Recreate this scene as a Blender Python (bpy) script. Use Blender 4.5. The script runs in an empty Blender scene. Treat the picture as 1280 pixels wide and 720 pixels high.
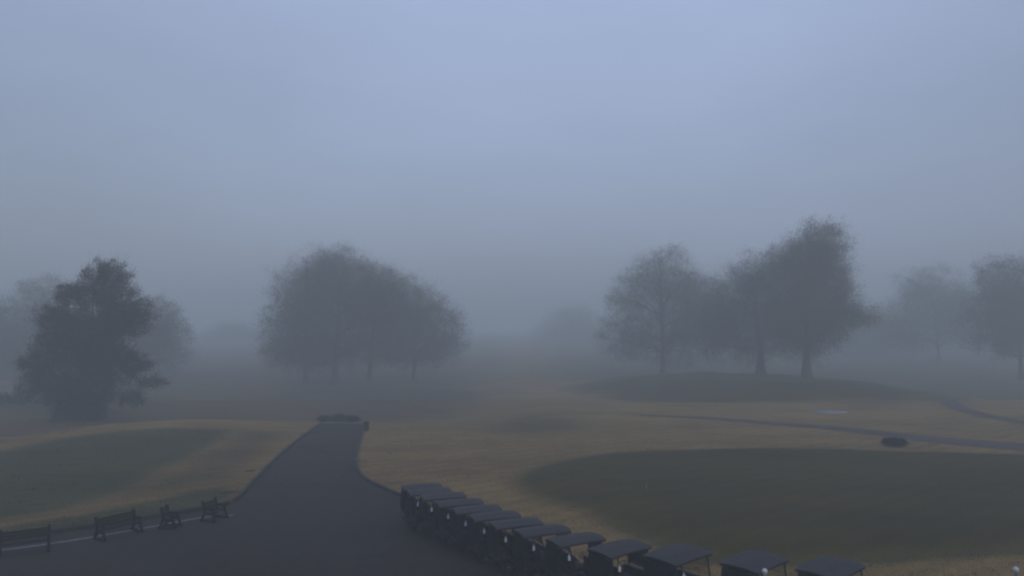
import bpy, bmesh, math, random
import numpy as np
from mathutils import Vector, Matrix

sc = bpy.context.scene
COL = sc.collection
R = math.radians
rnd = random.Random(7)
NP = np.random.default_rng(11)

# ------------------------------------------------------------------ camera
H_CAM, F, Y0 = 10.0, 900.0, 405.0
TILT = math.atan((Y0 - 360) / F)
cam = bpy.data.cameras.new('camera')
cam.sensor_width = 36.0
cam.lens = F / 1280 * 36.0
cam.clip_start, cam.clip_end = 0.1, 3000
camo = bpy.data.objects.new('camera', cam)
COL.objects.link(camo)
camo.location = (0, 0, H_CAM)
camo.rotation_euler = (R(90) + TILT, 0, 0)
sc.camera = camo

def ray(px, py):
    u, v = (px - 640) / F, (360 - py) / F
    ct, st = math.cos(TILT), math.sin(TILT)
    return u, ct - st * v, st + ct * v

def at(px, py, Z=0.0):
    x, y, z = ray(px, py)
    k = (Z - H_CAM) / z
    return x * k, y * k

def at_y(px, py, Y):
    x, y, z = ray(px, py)
    k = Y / y
    return x * k, Y, H_CAM + z * k

def sstep(a, b, x):
    t = np.clip((np.asarray(x, float) - a) / (b - a), 0, 1)
    return t * t * (3 - 2 * t)

def sdist(poly, X, Y):
    """signed distance to a closed polygon, positive outside"""
    P = np.asarray(poly, float)
    X = np.asarray(X, float); Y = np.asarray(Y, float)
    d = np.full(X.shape, 1e18); inside = np.zeros(X.shape, bool)
    n = len(P)
    for i in range(n):
        ax, ay = P[i]; bx, by = P[(i + 1) % n]
        ex, ey = bx - ax, by - ay
        L = ex * ex + ey * ey + 1e-12
        t = np.clip(((X - ax) * ex + (Y - ay) * ey) / L, 0, 1)
        d = np.minimum(d, (X - ax - t * ex) ** 2 + (Y - ay - t * ey) ** 2)
        c = (ay > Y) != (by > Y)
        with np.errstate(divide='ignore', invalid='ignore'):
            xi = ax + (Y - ay) / (by - ay if by != ay else 1e-9) * ex
        inside ^= c & (X < xi)
    d = np.sqrt(d)
    return np.where(inside, -d, d)

def catmull(pts, step=0.5):
    P = [np.array(p, float) for p in pts]
    P = [2 * P[0] - P[1]] + P + [2 * P[-1] - P[-2]]
    out = []
    for i in range(1, len(P) - 2):
        a, b, c, d = P[i - 1:i + 3]
        n = max(2, int(np.linalg.norm(c - b) / step))
        for k in range(n):
            t = k / n
            out.append(0.5 * (2 * b + (c - a) * t + (2 * a - 5 * b + 4 * c - d) * t * t + (3 * b - a - 3 * c + d) * t ** 3))
    out.append(P[-2])
    return [tuple(p) for p in out]

# ------------------------------------------------------------------ materials
def mat(name, col, rough=0.8, metal=0.0, var=0.0, scale=8.0, bump=0.0, bscale=40.0, rvar=0.0, spec=0.5, coords='Object'):
    m = bpy.data.materials.new(name); m.use_nodes = True
    nt = m.node_tree; N = nt.nodes; L = nt.links
    b = N['Principled BSDF']
    b.inputs['Roughness'].default_value = rough
    b.inputs['Metallic'].default_value = metal
    b.inputs['Specular IOR Level'].default_value = spec
    b.inputs['Base Color'].default_value = (*col, 1)
    tc = N.new('ShaderNodeTexCoord')
    if var or rvar:
        nz = N.new('ShaderNodeTexNoise'); nz.inputs['Scale'].default_value = scale
        nz.inputs['Detail'].default_value = 6; nz.inputs['Roughness'].default_value = 0.62
        L.new(tc.outputs[coords], nz.inputs['Vector'])
    if var:
        cr = N.new('ShaderNodeValToRGB')
        cr.color_ramp.elements[0].position = 0.3; cr.color_ramp.elements[1].position = 0.7
        cr.color_ramp.elements[0].color = tuple(max(0, c * (1 - var)) for c in col) + (1,)
        cr.color_ramp.elements[1].color = tuple(c * (1 + var) for c in col) + (1,)
        L.new(nz.outputs['Fac'], cr.inputs['Fac']); L.new(cr.outputs['Color'], b.inputs['Base Color'])
    if rvar:
        mr = N.new('ShaderNodeMapRange')
        mr.inputs['To Min'].default_value = max(0.03, rough - rvar); mr.inputs['To Max'].default_value = min(1, rough + rvar)
        mr.inputs['From Min'].default_value = 0.3; mr.inputs['From Max'].default_value = 0.7
        L.new(nz.outputs['Fac'], mr.inputs['Value']); L.new(mr.outputs['Result'], b.inputs['Roughness'])
    if bump:
        n2 = N.new('ShaderNodeTexNoise'); n2.inputs['Scale'].default_value = bscale; n2.inputs['Detail'].default_value = 4
        L.new(tc.outputs[coords], n2.inputs['Vector'])
        bp = N.new('ShaderNodeBump'); bp.inputs['Strength'].default_value = bump; bp.inputs['Distance'].default_value = 0.02
        L.new(n2.outputs['Fac'], bp.inputs['Height']); L.new(bp.outputs['Normal'], b.inputs['Normal'])
    return m

M = {}
M['canopy'] = mat('canopy_plastic', (0.034, 0.030, 0.031), 0.7, spec=0.25, var=0.22, scale=3, rvar=0.12, bump=0.05, bscale=60)
M['canopy_under'] = mat('canopy_lining', (0.02, 0.02, 0.022), 0.7)
M['body'] = mat('cart_paint', (0.016, 0.010, 0.012), 0.45, spec=0.15, var=0.25, scale=5, rvar=0.1)
M['black'] = mat('black_plastic', (0.014, 0.013, 0.014), 0.6, spec=0.15, var=0.3, scale=12)
M['strut'] = mat('black_metal', (0.018, 0.017, 0.02), 0.4, metal=0.3)
M['seat'] = mat('seat_vinyl', (0.024, 0.014, 0.011), 0.6, spec=0.15, var=0.25, scale=9, bump=0.1)
M['tyre'] = mat('tyre_rubber', (0.013, 0.013, 0.013), 0.85, spec=0.15, var=0.3, scale=20)
M['rim'] = mat('wheel_rim', (0.13, 0.13, 0.135), 0.5, metal=0.3, var=0.2)
M['white'] = mat('white_plastic', (0.72, 0.74, 0.76), 0.45, var=0.08, scale=20)
M['bottle'] = mat('bottle_plastic', (0.60, 0.62, 0.64), 0.5, var=0.15, scale=20)
M['pale'] = mat('weathered_stake', (0.30, 0.29, 0.28), 0.7, var=0.2, scale=20)
M['red'] = mat('tail_lamp_red', (0.34, 0.02, 0.018), 0.25)
M['lamp'] = mat('headlamp_lens', (0.35, 0.36, 0.38), 0.15)
M['bag'] = mat('bag_fabric', (0.010, 0.009, 0.011), 0.9, spec=0.1, var=0.3, scale=14, bump=0.2)
M['steel'] = mat('club_steel', (0.35, 0.35, 0.36), 0.3, metal=0.9)
M['wood'] = mat('dark_wood', (0.015, 0.012, 0.010), 0.85, spec=0.1, var=0.35, scale=14, bump=0.25, bscale=30)
M['frame'] = mat('bench_timber', (0.008, 0.007, 0.007), 0.8, spec=0.1, var=0.2, scale=15)
M['bark'] = mat('bark', (0.060, 0.052, 0.045), 0.95, var=0.45, scale=3, bump=0.6, bscale=9)
M['paint'] = mat('white_road_paint', (0.40, 0.40, 0.40), 0.8, var=0.35, scale=3.0, coords='Object')
M['kerb'] = mat('kerb_timber', (0.024, 0.021, 0.020), 0.9, var=0.4, scale=1.7, bump=0.4, bscale=14)
M['post'] = mat('post_paint', (0.30, 0.29, 0.32), 0.6, var=0.2, scale=12)
M['stick'] = mat('dead_stick', (0.05, 0.035, 0.025), 0.9, var=0.3, scale=10)
M['bin'] = mat('bin_slats', (0.035, 0.03, 0.028), 0.8, var=0.3, scale=6)

def leafmat(name, a, b, sc_=0.35):
    m = bpy.data.materials.new(name); m.use_nodes = True
    N = m.node_tree.nodes; L = m.node_tree.links; p = N['Principled BSDF']
    p.inputs['Roughness'].default_value = 0.7; p.inputs['Specular IOR Level'].default_value = 0.25
    tc = N.new('ShaderNodeTexCoord'); nz = N.new('ShaderNodeTexNoise')
    nz.inputs['Scale'].default_value = sc_; nz.inputs['Detail'].default_value = 5; nz.inputs['Roughness'].default_value = 0.7
    L.new(tc.outputs['Object'], nz.inputs['Vector'])
    cr = N.new('ShaderNodeValToRGB'); cr.color_ramp.elements[0].position = 0.35; cr.color_ramp.elements[1].position = 0.65
    cr.color_ramp.elements[0].color = (*a, 1); cr.color_ramp.elements[1].color = (*b, 1)
    L.new(nz.outputs['Fac'], cr.inputs['Fac']); L.new(cr.outputs['Color'], p.inputs['Base Color'])
    t = N.new('ShaderNodeBsdfTranslucent'); L.new(cr.outputs['Color'], t.inputs['Color'])
    x = N.new('ShaderNodeMixShader'); x.inputs[0].default_value = 0.4
    L.new(p.outputs[0], x.inputs[1]); L.new(t.outputs[0], x.inputs[2]); L.new(x.outputs[0], N['Material Output'].inputs['Surface'])
    return m
M['leaf_bare'] = leafmat('spring_buds', (0.064, 0.077, 0.042), (0.098, 0.112, 0.060))
M['leaf_green'] = leafmat('spring_leaves', (0.045, 0.052, 0.024), (0.090, 0.095, 0.045))
M['needle'] = leafmat('pine_needles', (0.016, 0.024, 0.017), (0.040, 0.052, 0.032), 0.6)
M['shrub'] = leafmat('shrub_leaves', (0.016, 0.019, 0.014), (0.036, 0.038, 0.026), 0.9)

def glassmat():
    m = bpy.data.materials.new('clear_windscreen'); m.use_nodes = True
    N = m.node_tree.nodes; L = m.node_tree.links
    N.remove(N['Principled BSDF'])
    t = N.new('ShaderNodeBsdfTransparent'); t.inputs['Color'].default_value = (0.82, 0.84, 0.85, 1)
    g = N.new('ShaderNodeBsdfGlossy'); g.inputs['Roughness'].default_value = 0.08
    f = N.new('ShaderNodeFresnel'); f.inputs['IOR'].default_value = 1.35
    x = N.new('ShaderNodeMixShader')
    L.new(f.outputs[0], x.inputs[0]); L.new(t.outputs[0], x.inputs[1]); L.new(g.outputs[0], x.inputs[2])
    L.new(x.outputs[0], N['Material Output'].inputs['Surface'])
    return m
M['glass'] = glassmat()

# ------------------------------------------------------------------ object helpers
def tag(o, label=None, cat=None, group=None, kind=None):
    for k, v in (('label', label), ('category', cat), ('group', group), ('kind', kind)):
        if v: o[k] = v
    return o

def empty(name, loc, rz=0.0):
    o = bpy.data.objects.new(name, None); COL.objects.link(o)
    o.location = loc; o.rotation_euler = (0, 0, rz); o.empty_display_size = 0.3
    return o

def copy_tree(o, parent=None):
    c = o.copy(); COL.objects.link(c); c.parent = parent
    for ch in list(o.children): copy_tree(ch, c)
    return c

class MB:
    def __init__(s): s.v, s.f, s.mi = [], [], []
    def add(s, verts, faces, mi=0):
        o = len(s.v); s.v += [tuple(v) for v in verts]
        s.f += [tuple(i + o for i in f) for f in faces]; s.mi += [mi] * len(faces); return s
    def box(s, c, d, rot=None, mi=0):
        x, y, z = (k / 2 for k in d)
        P = [Vector((sx * x, sy * y, sz * z)) for sx in (-1, 1) for sy in (-1, 1) for sz in (-1, 1)]
        if rot is not None: P = [rot @ p for p in P]
        P = [p + Vector(c) for p in P]
        return s.add(P, [(0, 1, 3, 2), (4, 6, 7, 5), (0, 4, 5, 1), (2, 3, 7, 6), (0, 2, 6, 4), (1, 5, 7, 3)], mi)
    def prism(s, prof, y0, y1, mi=0):
        """profile in x,z extruded from y0 to y1"""
        n = len(prof)
        V = [(p[0], y0, p[1]) for p in prof] + [(p[0], y1, p[1]) for p in prof]
        Fc = [tuple(range(n))[::-1], tuple(range(n, 2 * n))] + [(i, (i + 1) % n, n + (i + 1) % n, n + i) for i in range(n)]
        return s.add(V, Fc, mi)
    def tube(s, path, rad, n=8, mi=0, cap=True):
        P = [Vector(p) for p in path]
        rr = rad if isinstance(rad, (list, tuple)) else [rad] * len(P)
        V, Fc = [], []
        ref = Vector((0, 0, 1))
        for i, p in enumerate(P):
            t = (P[min(i + 1, len(P) - 1)] - P[max(i - 1, 0)]).normalized()
            if abs(t.dot(ref)) > 0.95: a = t.cross(Vector((1, 0, 0))).normalized()
            else: a = t.cross(ref).normalized()
            b = t.cross(a)
            for k in range(n):
                th = 2 * math.pi * k / n
                V.append(p + (a * math.cos(th) + b * math.sin(th)) * rr[i])
        for i in range(len(P) - 1):
            for k in range(n):
                Fc.append((i * n + k, i * n + (k + 1) % n, (i + 1) * n + (k + 1) % n, (i + 1) * n + k))
        if cap: Fc += [tuple(range(n))[::-1], tuple(range((len(P) - 1) * n, len(P) * n))]
        return s.add(V, Fc, mi)
    def lathe(s, prof, c=(0, 0, 0), axis='z', n=20, mi=0):
        V, Fc = [], []
        for r, h in prof:
            for k in range(n):
                th = 2 * math.pi * k / n; a, b = r * math.cos(th), r * math.sin(th)
                V.append((c[0] + a, c[1] + b, c[2] + h) if axis == 'z' else (c[0] + a, c[1] + h, c[2] + b))
        m = len(prof)
        for i in range(m - 1):
            for k in range(n):
                Fc.append((i * n + k, i * n + (k + 1) % n, (i + 1) * n + (k + 1) % n, (i + 1) * n + k))
        Fc += [tuple(range(n))[::-1], tuple(range((m - 1) * n, m * n))]
        return s.add(V, Fc, mi)
    def build(s, name, m, parent=None, bevel=0.0, smooth=True, seg=2):
        me = bpy.data.meshes.new(name); me.from_pydata(s.v, [], s.f)
        ms = m if isinstance(m, (list, tuple)) else [m]
        for k in ms: me.materials.append(k)
        for p, i in zip(me.polygons, s.mi): p.material_index = i
        bm = bmesh.new(); bm.from_mesh(me)
        bmesh.ops.recalc_face_normals(bm, faces=bm.faces)
        if bevel:
            E = [e for e in bm.edges if len(e.link_faces) == 2 and e.calc_face_angle(0) > R(30)]
            bmesh.ops.bevel(bm, geom=E, offset=bevel, segments=seg, profile=0.5, affect='EDGES', clamp_overlap=True)
        for f in bm.faces: f.smooth = smooth
        if smooth:
            for e in bm.edges:
                if len(e.link_faces) == 2 and e.calc_face_angle(0) > R(40): e.smooth = False
        bm.to_mesh(me); bm.free()
        o = bpy.data.objects.new(name, me); COL.objects.link(o); o.parent = parent
        return o

def mesh_np(name, V, Fc, mats, parent=None, mi=None, smooth=False, attrs=None):
    """V (n,3), Fc (m,k) all the same size k"""
    V = np.asarray(V, np.float32); Fc = np.asarray(Fc, np.int32)
    me = bpy.data.meshes.new(name)
    k = Fc.shape[1]
    me.vertices.add(len(V)); me.vertices.foreach_set('co', V.ravel())
    me.loops.add(Fc.size); me.loops.foreach_set('vertex_index', Fc.ravel())
    me.polygons.add(len(Fc)); me.polygons.foreach_set('loop_start', np.arange(0, Fc.size, k, dtype=np.int32))
    for m in mats: me.materials.append(m)
    if mi is not None: me.polygons.foreach_set('material_index', np.asarray(mi, np.int32))
    me.polygons.foreach_set('use_smooth', np.full(len(Fc), smooth))
    for an, av in (attrs or {}).items():
        a = me.attributes.new(an, 'FLOAT', 'POINT'); a.data.foreach_set('value', np.asarray(av, np.float32))
    me.update(calc_edges=True); me.validate()
    o = bpy.data.objects.new(name, me); COL.objects.link(o); o.parent = parent
    return o

# ------------------------------------------------------------------ layout of the carts
ROOF_Z, ROOF_F, ROOF_B, ROOF_W = 1.88, 0.86, -1.20, 1.22
tips = [(554, 609), (566, 615), (584, 621), (606, 629), (629, 637), (653, 645), (681, 654), (716, 663), (759, 673), (817, 683), (892, 690), (988, 698), (1084, 706)]
heads = [73, 73, 73, 72, 70, 68, 66, 64, 60, 54, 48, 46, 46]
carts = []
for (px, py), hd in zip(tips, heads):
    cx, cy = at(px, py, ROOF_Z - 0.06)
    a = R(hd); fx, fy = math.sin(a), math.cos(a); rx, ry = fy, -fx          # forward and right
    n = len(carts); kx, ky = (1.06, 1.27) if n >= 10 else (1.05, 1.10) if n == 9 else (0.95, 1.0) if n == 0 else (1.02, 1.0)   # the last three are a wider make
    carts.append((cx - fx * ROOF_F * kx - rx * ROOF_W * ky / 2, cy - fy * ROOF_F * kx - ry * ROOF_W * ky / 2, R(90 - hd), fx, fy, kx, ky))
    if n: print('cart gap', n, round(abs((carts[n][0] - carts[n-1][0]) * rx + (carts[n][1] - carts[n-1][1]) * ry), 2))

# ------------------------------------------------------------------ asphalt outline
right_edge = [at(*p) for p in [(455, 530), (452, 541), (447, 558), (444, 575), (446, 588), (455, 599), (472, 608), (490, 616)]]
front = [(c[0] + c[3] * 1.75, c[1] + c[4] * 1.75) for c in carts]
front = [front[i] for i in (0, 2, 4, 6, 8, 10, 12)]
right_edge = catmull(right_edge + front + [(16.6, 25.2), (21, 20.5), (25, 12), (27, -8)], 0.6)
left_edge = [at(*p) for p in [(-500, 748), (-120, 696), (0, 676), (60, 668), (130, 658), (200, 647), (262, 636), (288, 630), (303, 620), (325, 596), (350, 571), (374, 551), (394, 536), (402, 530)]]
left_edge = catmull(left_edge, 0.6)
yt = right_edge[0][1]
far_l = [left_edge[-1], (left_edge[-1][0] - 0.6, yt + 2.5), (left_edge[-1][0] - 2.2, yt + 5.0), (-27, yt + 8.0), (-34, yt + 8.6), (-44, yt + 6.5)]
far_r = [right_edge[0], (right_edge[0][0] - 0.2, yt + 3.5), (right_edge[0][0] - 1.6, yt + 8.0), (-23, yt + 12.2), (-33, yt + 13.4), (-45, yt + 11.2)]
far_l = catmull(far_l, 0.5); far_r = catmull(far_r, 0.5)
nS = 48
def resample(P, n):
    P = np.array(P); d = np.r_[0, np.cumsum(np.linalg.norm(np.diff(P, axis=0), axis=1))]
    t = np.linspace(0, d[-1], n)
    return np.c_[np.interp(t, d, P[:, 0]), np.interp(t, d, P[:, 1])]
far_l = resample(far_l, nS); far_r = resample(far_r, nS)
apron = left_edge + right_edge + [(-60, -8)]
asphalt_poly = left_edge[:-1] + [tuple(p) for p in far_l] + [tuple(p) for p in far_r[::-1]] + right_edge[1:] + [(-60, -8)]

# ------------------------------------------------------------------ terrain
green_poly = catmull([at(*p) for p in [(640, 604), (664, 589), (705, 577), (765, 568), (850, 563), (1000, 562), (1120, 565), (1280, 570), (1420, 580), (1540, 620), (1480, 670), (1280, 689), (1100, 700), (960, 706), (870, 697), (792, 667), (712, 636), (655, 618), (640, 604)]], 1.0)[:-1]
lawn_poly = [at(*p) for p in [(-400, 560), (0, 567), (60, 556), (130, 546), (215, 541), (292, 541), (280, 553), (236, 576), (180, 606), (118, 632), (60, 648), (0, 658), (-400, 690)]]
fringe_poly = [at(*p) for p in [(-60, 680), (0, 664), (100, 648), (180, 632), (240, 618), (285, 612), (296, 622), (280, 634), (200, 650), (60, 672), (0, 680)]]
patch_poly = [at(*p) for p in [(590, 520), (660, 515), (735, 522), (745, 540), (680, 550), (600, 545)]]
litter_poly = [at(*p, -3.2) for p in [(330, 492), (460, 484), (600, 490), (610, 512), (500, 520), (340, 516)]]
strip_poly = [at(*p) for p in [(60, 656), (120, 634), (182, 606), (236, 577), (282, 553), (300, 540), (360, 545), (330, 575), (300, 606), (240, 612), (180, 628)]]
under_poly = [at(*p, -1.2) for p in [(750, 496), (790, 510), (880, 514), (990, 514), (1060, 511), (1110, 502), (1130, 480), (760, 470)]]
mulch_poly = [at(*p) for p in [(1040, 500), (1110, 493), (1150, 498), (1130, 510), (1060, 515)]]
MC = (43.0, 135.0, 33.0, 40.0)

def bumpy(x, y, s, seed=0.0):
    return (np.sin(x * s + 1.3 + seed) * np.cos(y * s * 1.17 + 0.4 + seed * 2) + 0.6 * np.sin(x * s * 2.3 - y * s * 1.9 + seed * 3) + 0.35 * np.sin(x * s * 4.7 + y * s * 4.1 + seed)) / 1.95

CRP = np.array([at(-300, 570, 0), at(0, 550, 0.15), at(60, 541, 0.35), at(130, 529, 0.55), at(215, 526, 0.5), at(300, 527, 0.3), at(395, 531, 0), at(470, 531, 0)])
def crest_q(x, y): return np.asarray(y, float) - np.interp(np.asarray(x, float), CRP[:, 0], CRP[:, 1])
def dip_h(x, y):
    q = crest_q(x, y)
    return -1.7 * sstep(0, 8, q) * (1 - 0.9 * sstep(88, 112, y)) * (1 - sstep(-9, 6, np.asarray(x, float)))

def lawn_h(x, y):
    x = np.asarray(x, float); y = np.asarray(y, float)
    q = crest_q(x, y)
    h = 0.06 + dip_h(x, y)
    h = h + 0.16 * (1 - sstep(-16, -12, x)) * (1 - sstep(0, 6, q))
    h = h + 0.35 * np.exp(-((x + 33) / 9) ** 2 - ((q + 2) / 7) ** 2)
    h = h + 0.40 * sstep(-0.5, 3.0, -sdist(green_poly, x, y))
    r2 = ((x - MC[0]) / MC[2]) ** 2 + ((y - MC[1]) / MC[3]) ** 2
    h = h + 2.9 * sstep(-0.25, 1.0, 1 - r2 + 0.16 * bumpy(x, y, 0.13, 1.0)) + 0.12 * bumpy(x, y, 0.6, 4) * sstep(-0.2, 0.4, 1 - r2)
    h = h + 0.35 * bumpy(x, y, 0.04) * sstep(105, 170, y) + 0.05 * bumpy(x, y, 0.35, 2) * sstep(25, 60, y)
    h = h - 3.0 * sstep(85, 135, y) + 2.5 * sstep(230, 600, y)
    return h

def ground_h(x, y, sd=None):
    if sd is None: sd = sdist(asphalt_poly, x, y)
    g = lawn_h(x, y)
    base = np.where(np.asarray(y) > yt, np.minimum(road_h(x, y), g), 0) - 0.16
    return base + (g - base) * sstep(-0.02, 0.22, sd)

def road_h(x, y):
    return dip_h(x, y)

def gz(x, y): return float(ground_h(np.array([x]), np.array([y]))[0])
def on_ground(px, py):
    z = 0.0
    for _ in range(25):
        x, y = at(px, py, z); z = 0.5 * z + 0.5 * gz(x, y)
    return x, y, gz(x, y)

def axis(lo, a, b, hi, d, grow=1.09):
    v = list(np.arange(a, b + d / 2, d)); s = d; x = v[-1]
    while x < hi: s *= grow; x += s; v.append(min(x, hi))
    s = d; x = a; pre = []
    while x > lo: s *= grow; x -= s; pre.append(max(x, lo))
    return np.array(pre[::-1] + v)
gx = axis(-560, -30, 22, 560, 0.24); gy = axis(-50, 23, 80, 960, 0.24)
GX, GY = np.meshgrid(gx, gy)
SD = sdist(asphalt_poly, GX.ravel(), GY.ravel())
XX, YY = GX.ravel(), GY.ravel()
ZZ = ground_h(XX, YY, SD)

def soft(poly, x, y, w): return 1 - sstep(-w, w, sdist(poly, x, y))
def masks(x, y):
    g = soft(green_poly, x, y, 2.2)
    lush = np.maximum(0.95 * soft(lawn_poly, x, y, 2.6), 0.75 * soft(fringe_poly, x, y, 1.0))
    lush = np.maximum(lush, 0.55 * soft(patch_poly, x, y, 4.0))
    r2 = ((x - MC[0]) / (MC[2] * 1.0)) ** 2 + ((y - MC[1]) / (MC[3] * 1.0)) ** 2
    g = np.maximum(g, 0.9 * sstep(-0.3, 0.45, 1 - r2 + 0.2 * bumpy(x, y, 0.16, 1.0)))
    rim = np.exp(-(sdist(green_poly, x, y) / 0.9) ** 2) * (1 - sstep(30, 44, y))
    lush = np.maximum(lush, 0.7 * rim)
    g = np.maximum(g, 0.75 * np.maximum(sstep(140, 180, y) * (0.5 + 0.5 * sstep(0, 25, x)), sstep(100, 116, y + 4 * bumpy(x, y, 0.09, 3)) * sstep(28, 60, x)))
    g = np.maximum(g, 0.8 * soft(under_poly, x, y, 5.0))
    q = crest_q(x, y)
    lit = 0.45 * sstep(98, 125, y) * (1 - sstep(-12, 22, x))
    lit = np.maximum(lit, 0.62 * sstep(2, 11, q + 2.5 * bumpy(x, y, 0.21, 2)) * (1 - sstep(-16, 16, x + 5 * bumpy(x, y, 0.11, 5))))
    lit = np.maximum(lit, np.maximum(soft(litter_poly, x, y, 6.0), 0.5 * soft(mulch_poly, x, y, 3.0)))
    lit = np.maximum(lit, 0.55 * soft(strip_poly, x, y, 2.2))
    return g, lush, lit
g_, l_, t_ = masks(XX, YY)

def grass_mat(name, blades=False):
    m = bpy.data.materials.new(name); m.use_nodes = True
    N = m.node_tree.nodes; L = m.node_tree.links; p = N['Principled BSDF']
    p.inputs['Roughness'].default_value = 0.9; p.inputs['Specular IOR Level'].default_value = 0.15
    tc = N.new('ShaderNodeTexCoord')
    def noise(s, d=5, r=0.6, vec=None, st=None):
        n = N.new('ShaderNodeTexNoise'); n.inputs['Scale'].default_value = s; n.inputs['Detail'].default_value = d; n.inputs['Roughness'].default_value = r
        src = tc.outputs['Object']
        if st:
            mp = N.new('ShaderNodeMapping'); mp.inputs['Scale'].default_value = st[0]; mp.inputs['Rotation'].default_value = (0, 0, st[1])
            L.new(src, mp.inputs['Vector']); src = mp.outputs['Vector']
        L.new(src, n.inputs['Vector']); return n.outputs['Fac']
    def ramp(fac, cols):
        r = N.new('ShaderNodeValToRGB')
        while len(r.color_ramp.elements) < len(cols): r.color_ramp.elements.new(0.5)
        for e, (pos, c) in zip(r.color_ramp.elements, cols): e.position = pos; e.color = (*c, 1)
        L.new(fac, r.inputs['Fac']); return r.outputs['Color']
    def mixc(f, a, b, bt='MIX'):
        x = N.new('ShaderNodeMix'); x.data_type = 'RGBA'; x.blend_type = bt
        if isinstance(f, float): x.inputs[0].default_value = f
        else: L.new(f, x.inputs[0])
        L.new(a, x.inputs[6]); L.new(b, x.inputs[7]); return x.outputs[2]
    def mth(op, a, b):
        x = N.new('ShaderNodeMath'); x.operation = op
        for i, k in enumerate((a, b)):
            if isinstance(k, (int, float)): x.inputs[i].default_value = k
            else: L.new(k, x.inputs[i])
        return x.outputs[0]
    def attr(n):
        a = N.new('ShaderNodeAttribute'); a.attribute_name = n; return a.outputs['Fac']
    nb = noise(0.16, 6, 0.65); nm = noise(0.9, 7, 0.72); nf = noise(9.0, 4, 0.75); ns = noise(0.5, 5, 0.6, st=((0.35, 2.2, 1), 0.25))
    mixn = mth('ADD', mth('MULTIPLY', nb, 0.45), mth('ADD', mth('MULTIPLY', nm, 0.3), mth('MULTIPLY', ns, 0.25)))
    tan = ramp(mixn, [(0.32, TAN0), (0.5, TAN1), (0.68, TAN2)])
    lush = ramp(mixn, [(0.32, LUSH0), (0.68, LUSH1)])
    grn = ramp(mixn, [(0.32, GRN0), (0.68, GRN1)])
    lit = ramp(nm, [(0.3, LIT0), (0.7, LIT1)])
    def soften(a, amp):
        s = mth('ADD', a, mth('MULTIPLY', mth('SUBTRACT', mixn, 0.5), amp))
        mr = N.new('ShaderNodeMapRange'); mr.interpolation_type = 'SMOOTHSTEP'
        mr.inputs['From Min'].default_value = 0.12; mr.inputs['From Max'].default_value = 0.88
        L.new(s, mr.inputs['Value']); return mr.outputs['Result']
    c = mixc(soften(attr('lush'), 1.3), tan, lush)
    c = mixc(soften(attr('green'), 1.1), c, grn)
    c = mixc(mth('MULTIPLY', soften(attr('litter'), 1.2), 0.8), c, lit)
    fine = ramp(nf, [(0.25, (0.50,) * 3), (0.75, (1.5,) * 3)])
    c = mixc(1.0, c, fine, 'MULTIPLY')
    patchy = ramp(noise(0.11, 7, 0.7, st=((0.5, 1.6, 1), -0.35)), [(0.30, (0.64, 0.67, 0.66)), (0.5, (1.0,) * 3), (0.70, (1.32, 1.27, 1.16))])
    c = mixc(1.0, c, patchy, 'MULTIPLY')
    mow = N.new('ShaderNodeTexWave'); mow.inputs['Scale'].default_value = 0.22; mow.inputs['Distortion'].default_value = 3.0; mow.inputs['Detail'].default_value = 3; mow.inputs['Detail Scale'].default_value = 0.6
    mpw = N.new('ShaderNodeMapping'); mpw.inputs['Rotation'].default_value = (0, 0, 0.95); L.new(tc.outputs['Object'], mpw.inputs['Vector']); L.new(mpw.outputs['Vector'], mow.inputs['Vector'])
    c = mixc(1.0, c, ramp(mow.outputs['Fac'], [(0.2, (0.93,) * 3), (0.8, (1.07,) * 3)]), 'MULTIPLY')
    L.new(c, p.inputs['Base Color'])
    if not blades:
        bp = N.new('ShaderNodeBump'); bp.inputs['Strength'].default_value = 0.6; bp.inputs['Distance'].default_value = 0.06
        L.new(mth('ADD', nf, mth('MULTIPLY', nm, 1.5)), bp.inputs['Height']); L.new(bp.outputs['Normal'], p.inputs['Normal'])
    return m
TAN0, TAN1, TAN2 = (0.132, 0.080, 0.027), (0.202, 0.128, 0.044), (0.250, 0.168, 0.062)
LUSH0, LUSH1 = (0.048, 0.045, 0.014), (0.078, 0.072, 0.024)
GRN0, GRN1 = (0.046, 0.035, 0.004), (0.066, 0.051, 0.006)
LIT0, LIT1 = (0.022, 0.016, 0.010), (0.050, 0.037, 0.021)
M['grass'] = grass_mat('golf_course_grass')
nx, ny = len(gx), len(gy)
I = np.arange(nx * ny).reshape(ny, nx)
Q = np.stack([I[:-1, :-1], I[:-1, 1:], I[1:, 1:], I[1:, :-1]], -1).reshape(-1, 4)
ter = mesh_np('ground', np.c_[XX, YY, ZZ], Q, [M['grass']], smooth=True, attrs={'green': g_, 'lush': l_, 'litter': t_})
tag(ter, kind='structure')

# short grass blades on the nearer turf (nobody could count them)
nB = 150000
by = 24 + (NP.random(nB) ** 1.6) * 42
bx = (NP.random(nB) * 2 - 1) * (by * 0.74 + 2)
bs = sdist(asphalt_poly, bx, by)
bg, bl, bt = masks(bx, by)
keep = (bs > 0.16) & ((bg < 0.5) | (NP.random(nB) < 0.25))
bx, by, bg, bl, bt, bs = (k[keep] for k in (bx, by, bg, bl, bt, bs))
bz = ground_h(bx, by, bs)
nB = len(bx)
clump = sstep(0.25, 0.8, bumpy(bx, by, 1.7, 1) * bumpy(bx, by, 0.8, 3) * 2)
hh = (0.025 + 0.05 * NP.random(nB)) * (1 + 1.6 * clump) * np.where(bg > 0.5, 0.45, 1.0) * np.where(bs < 0.8, 1.5, 1.0)
ang = NP.random(nB) * 6.283; ww = 0.012 + 0.014 * NP.random(nB)
dx, dy = np.cos(ang) * ww, np.sin(ang) * ww
lx, ly = (NP.random(nB) - .5) * hh * 1.2, (NP.random(nB) - .5) * hh * 1.2
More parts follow.
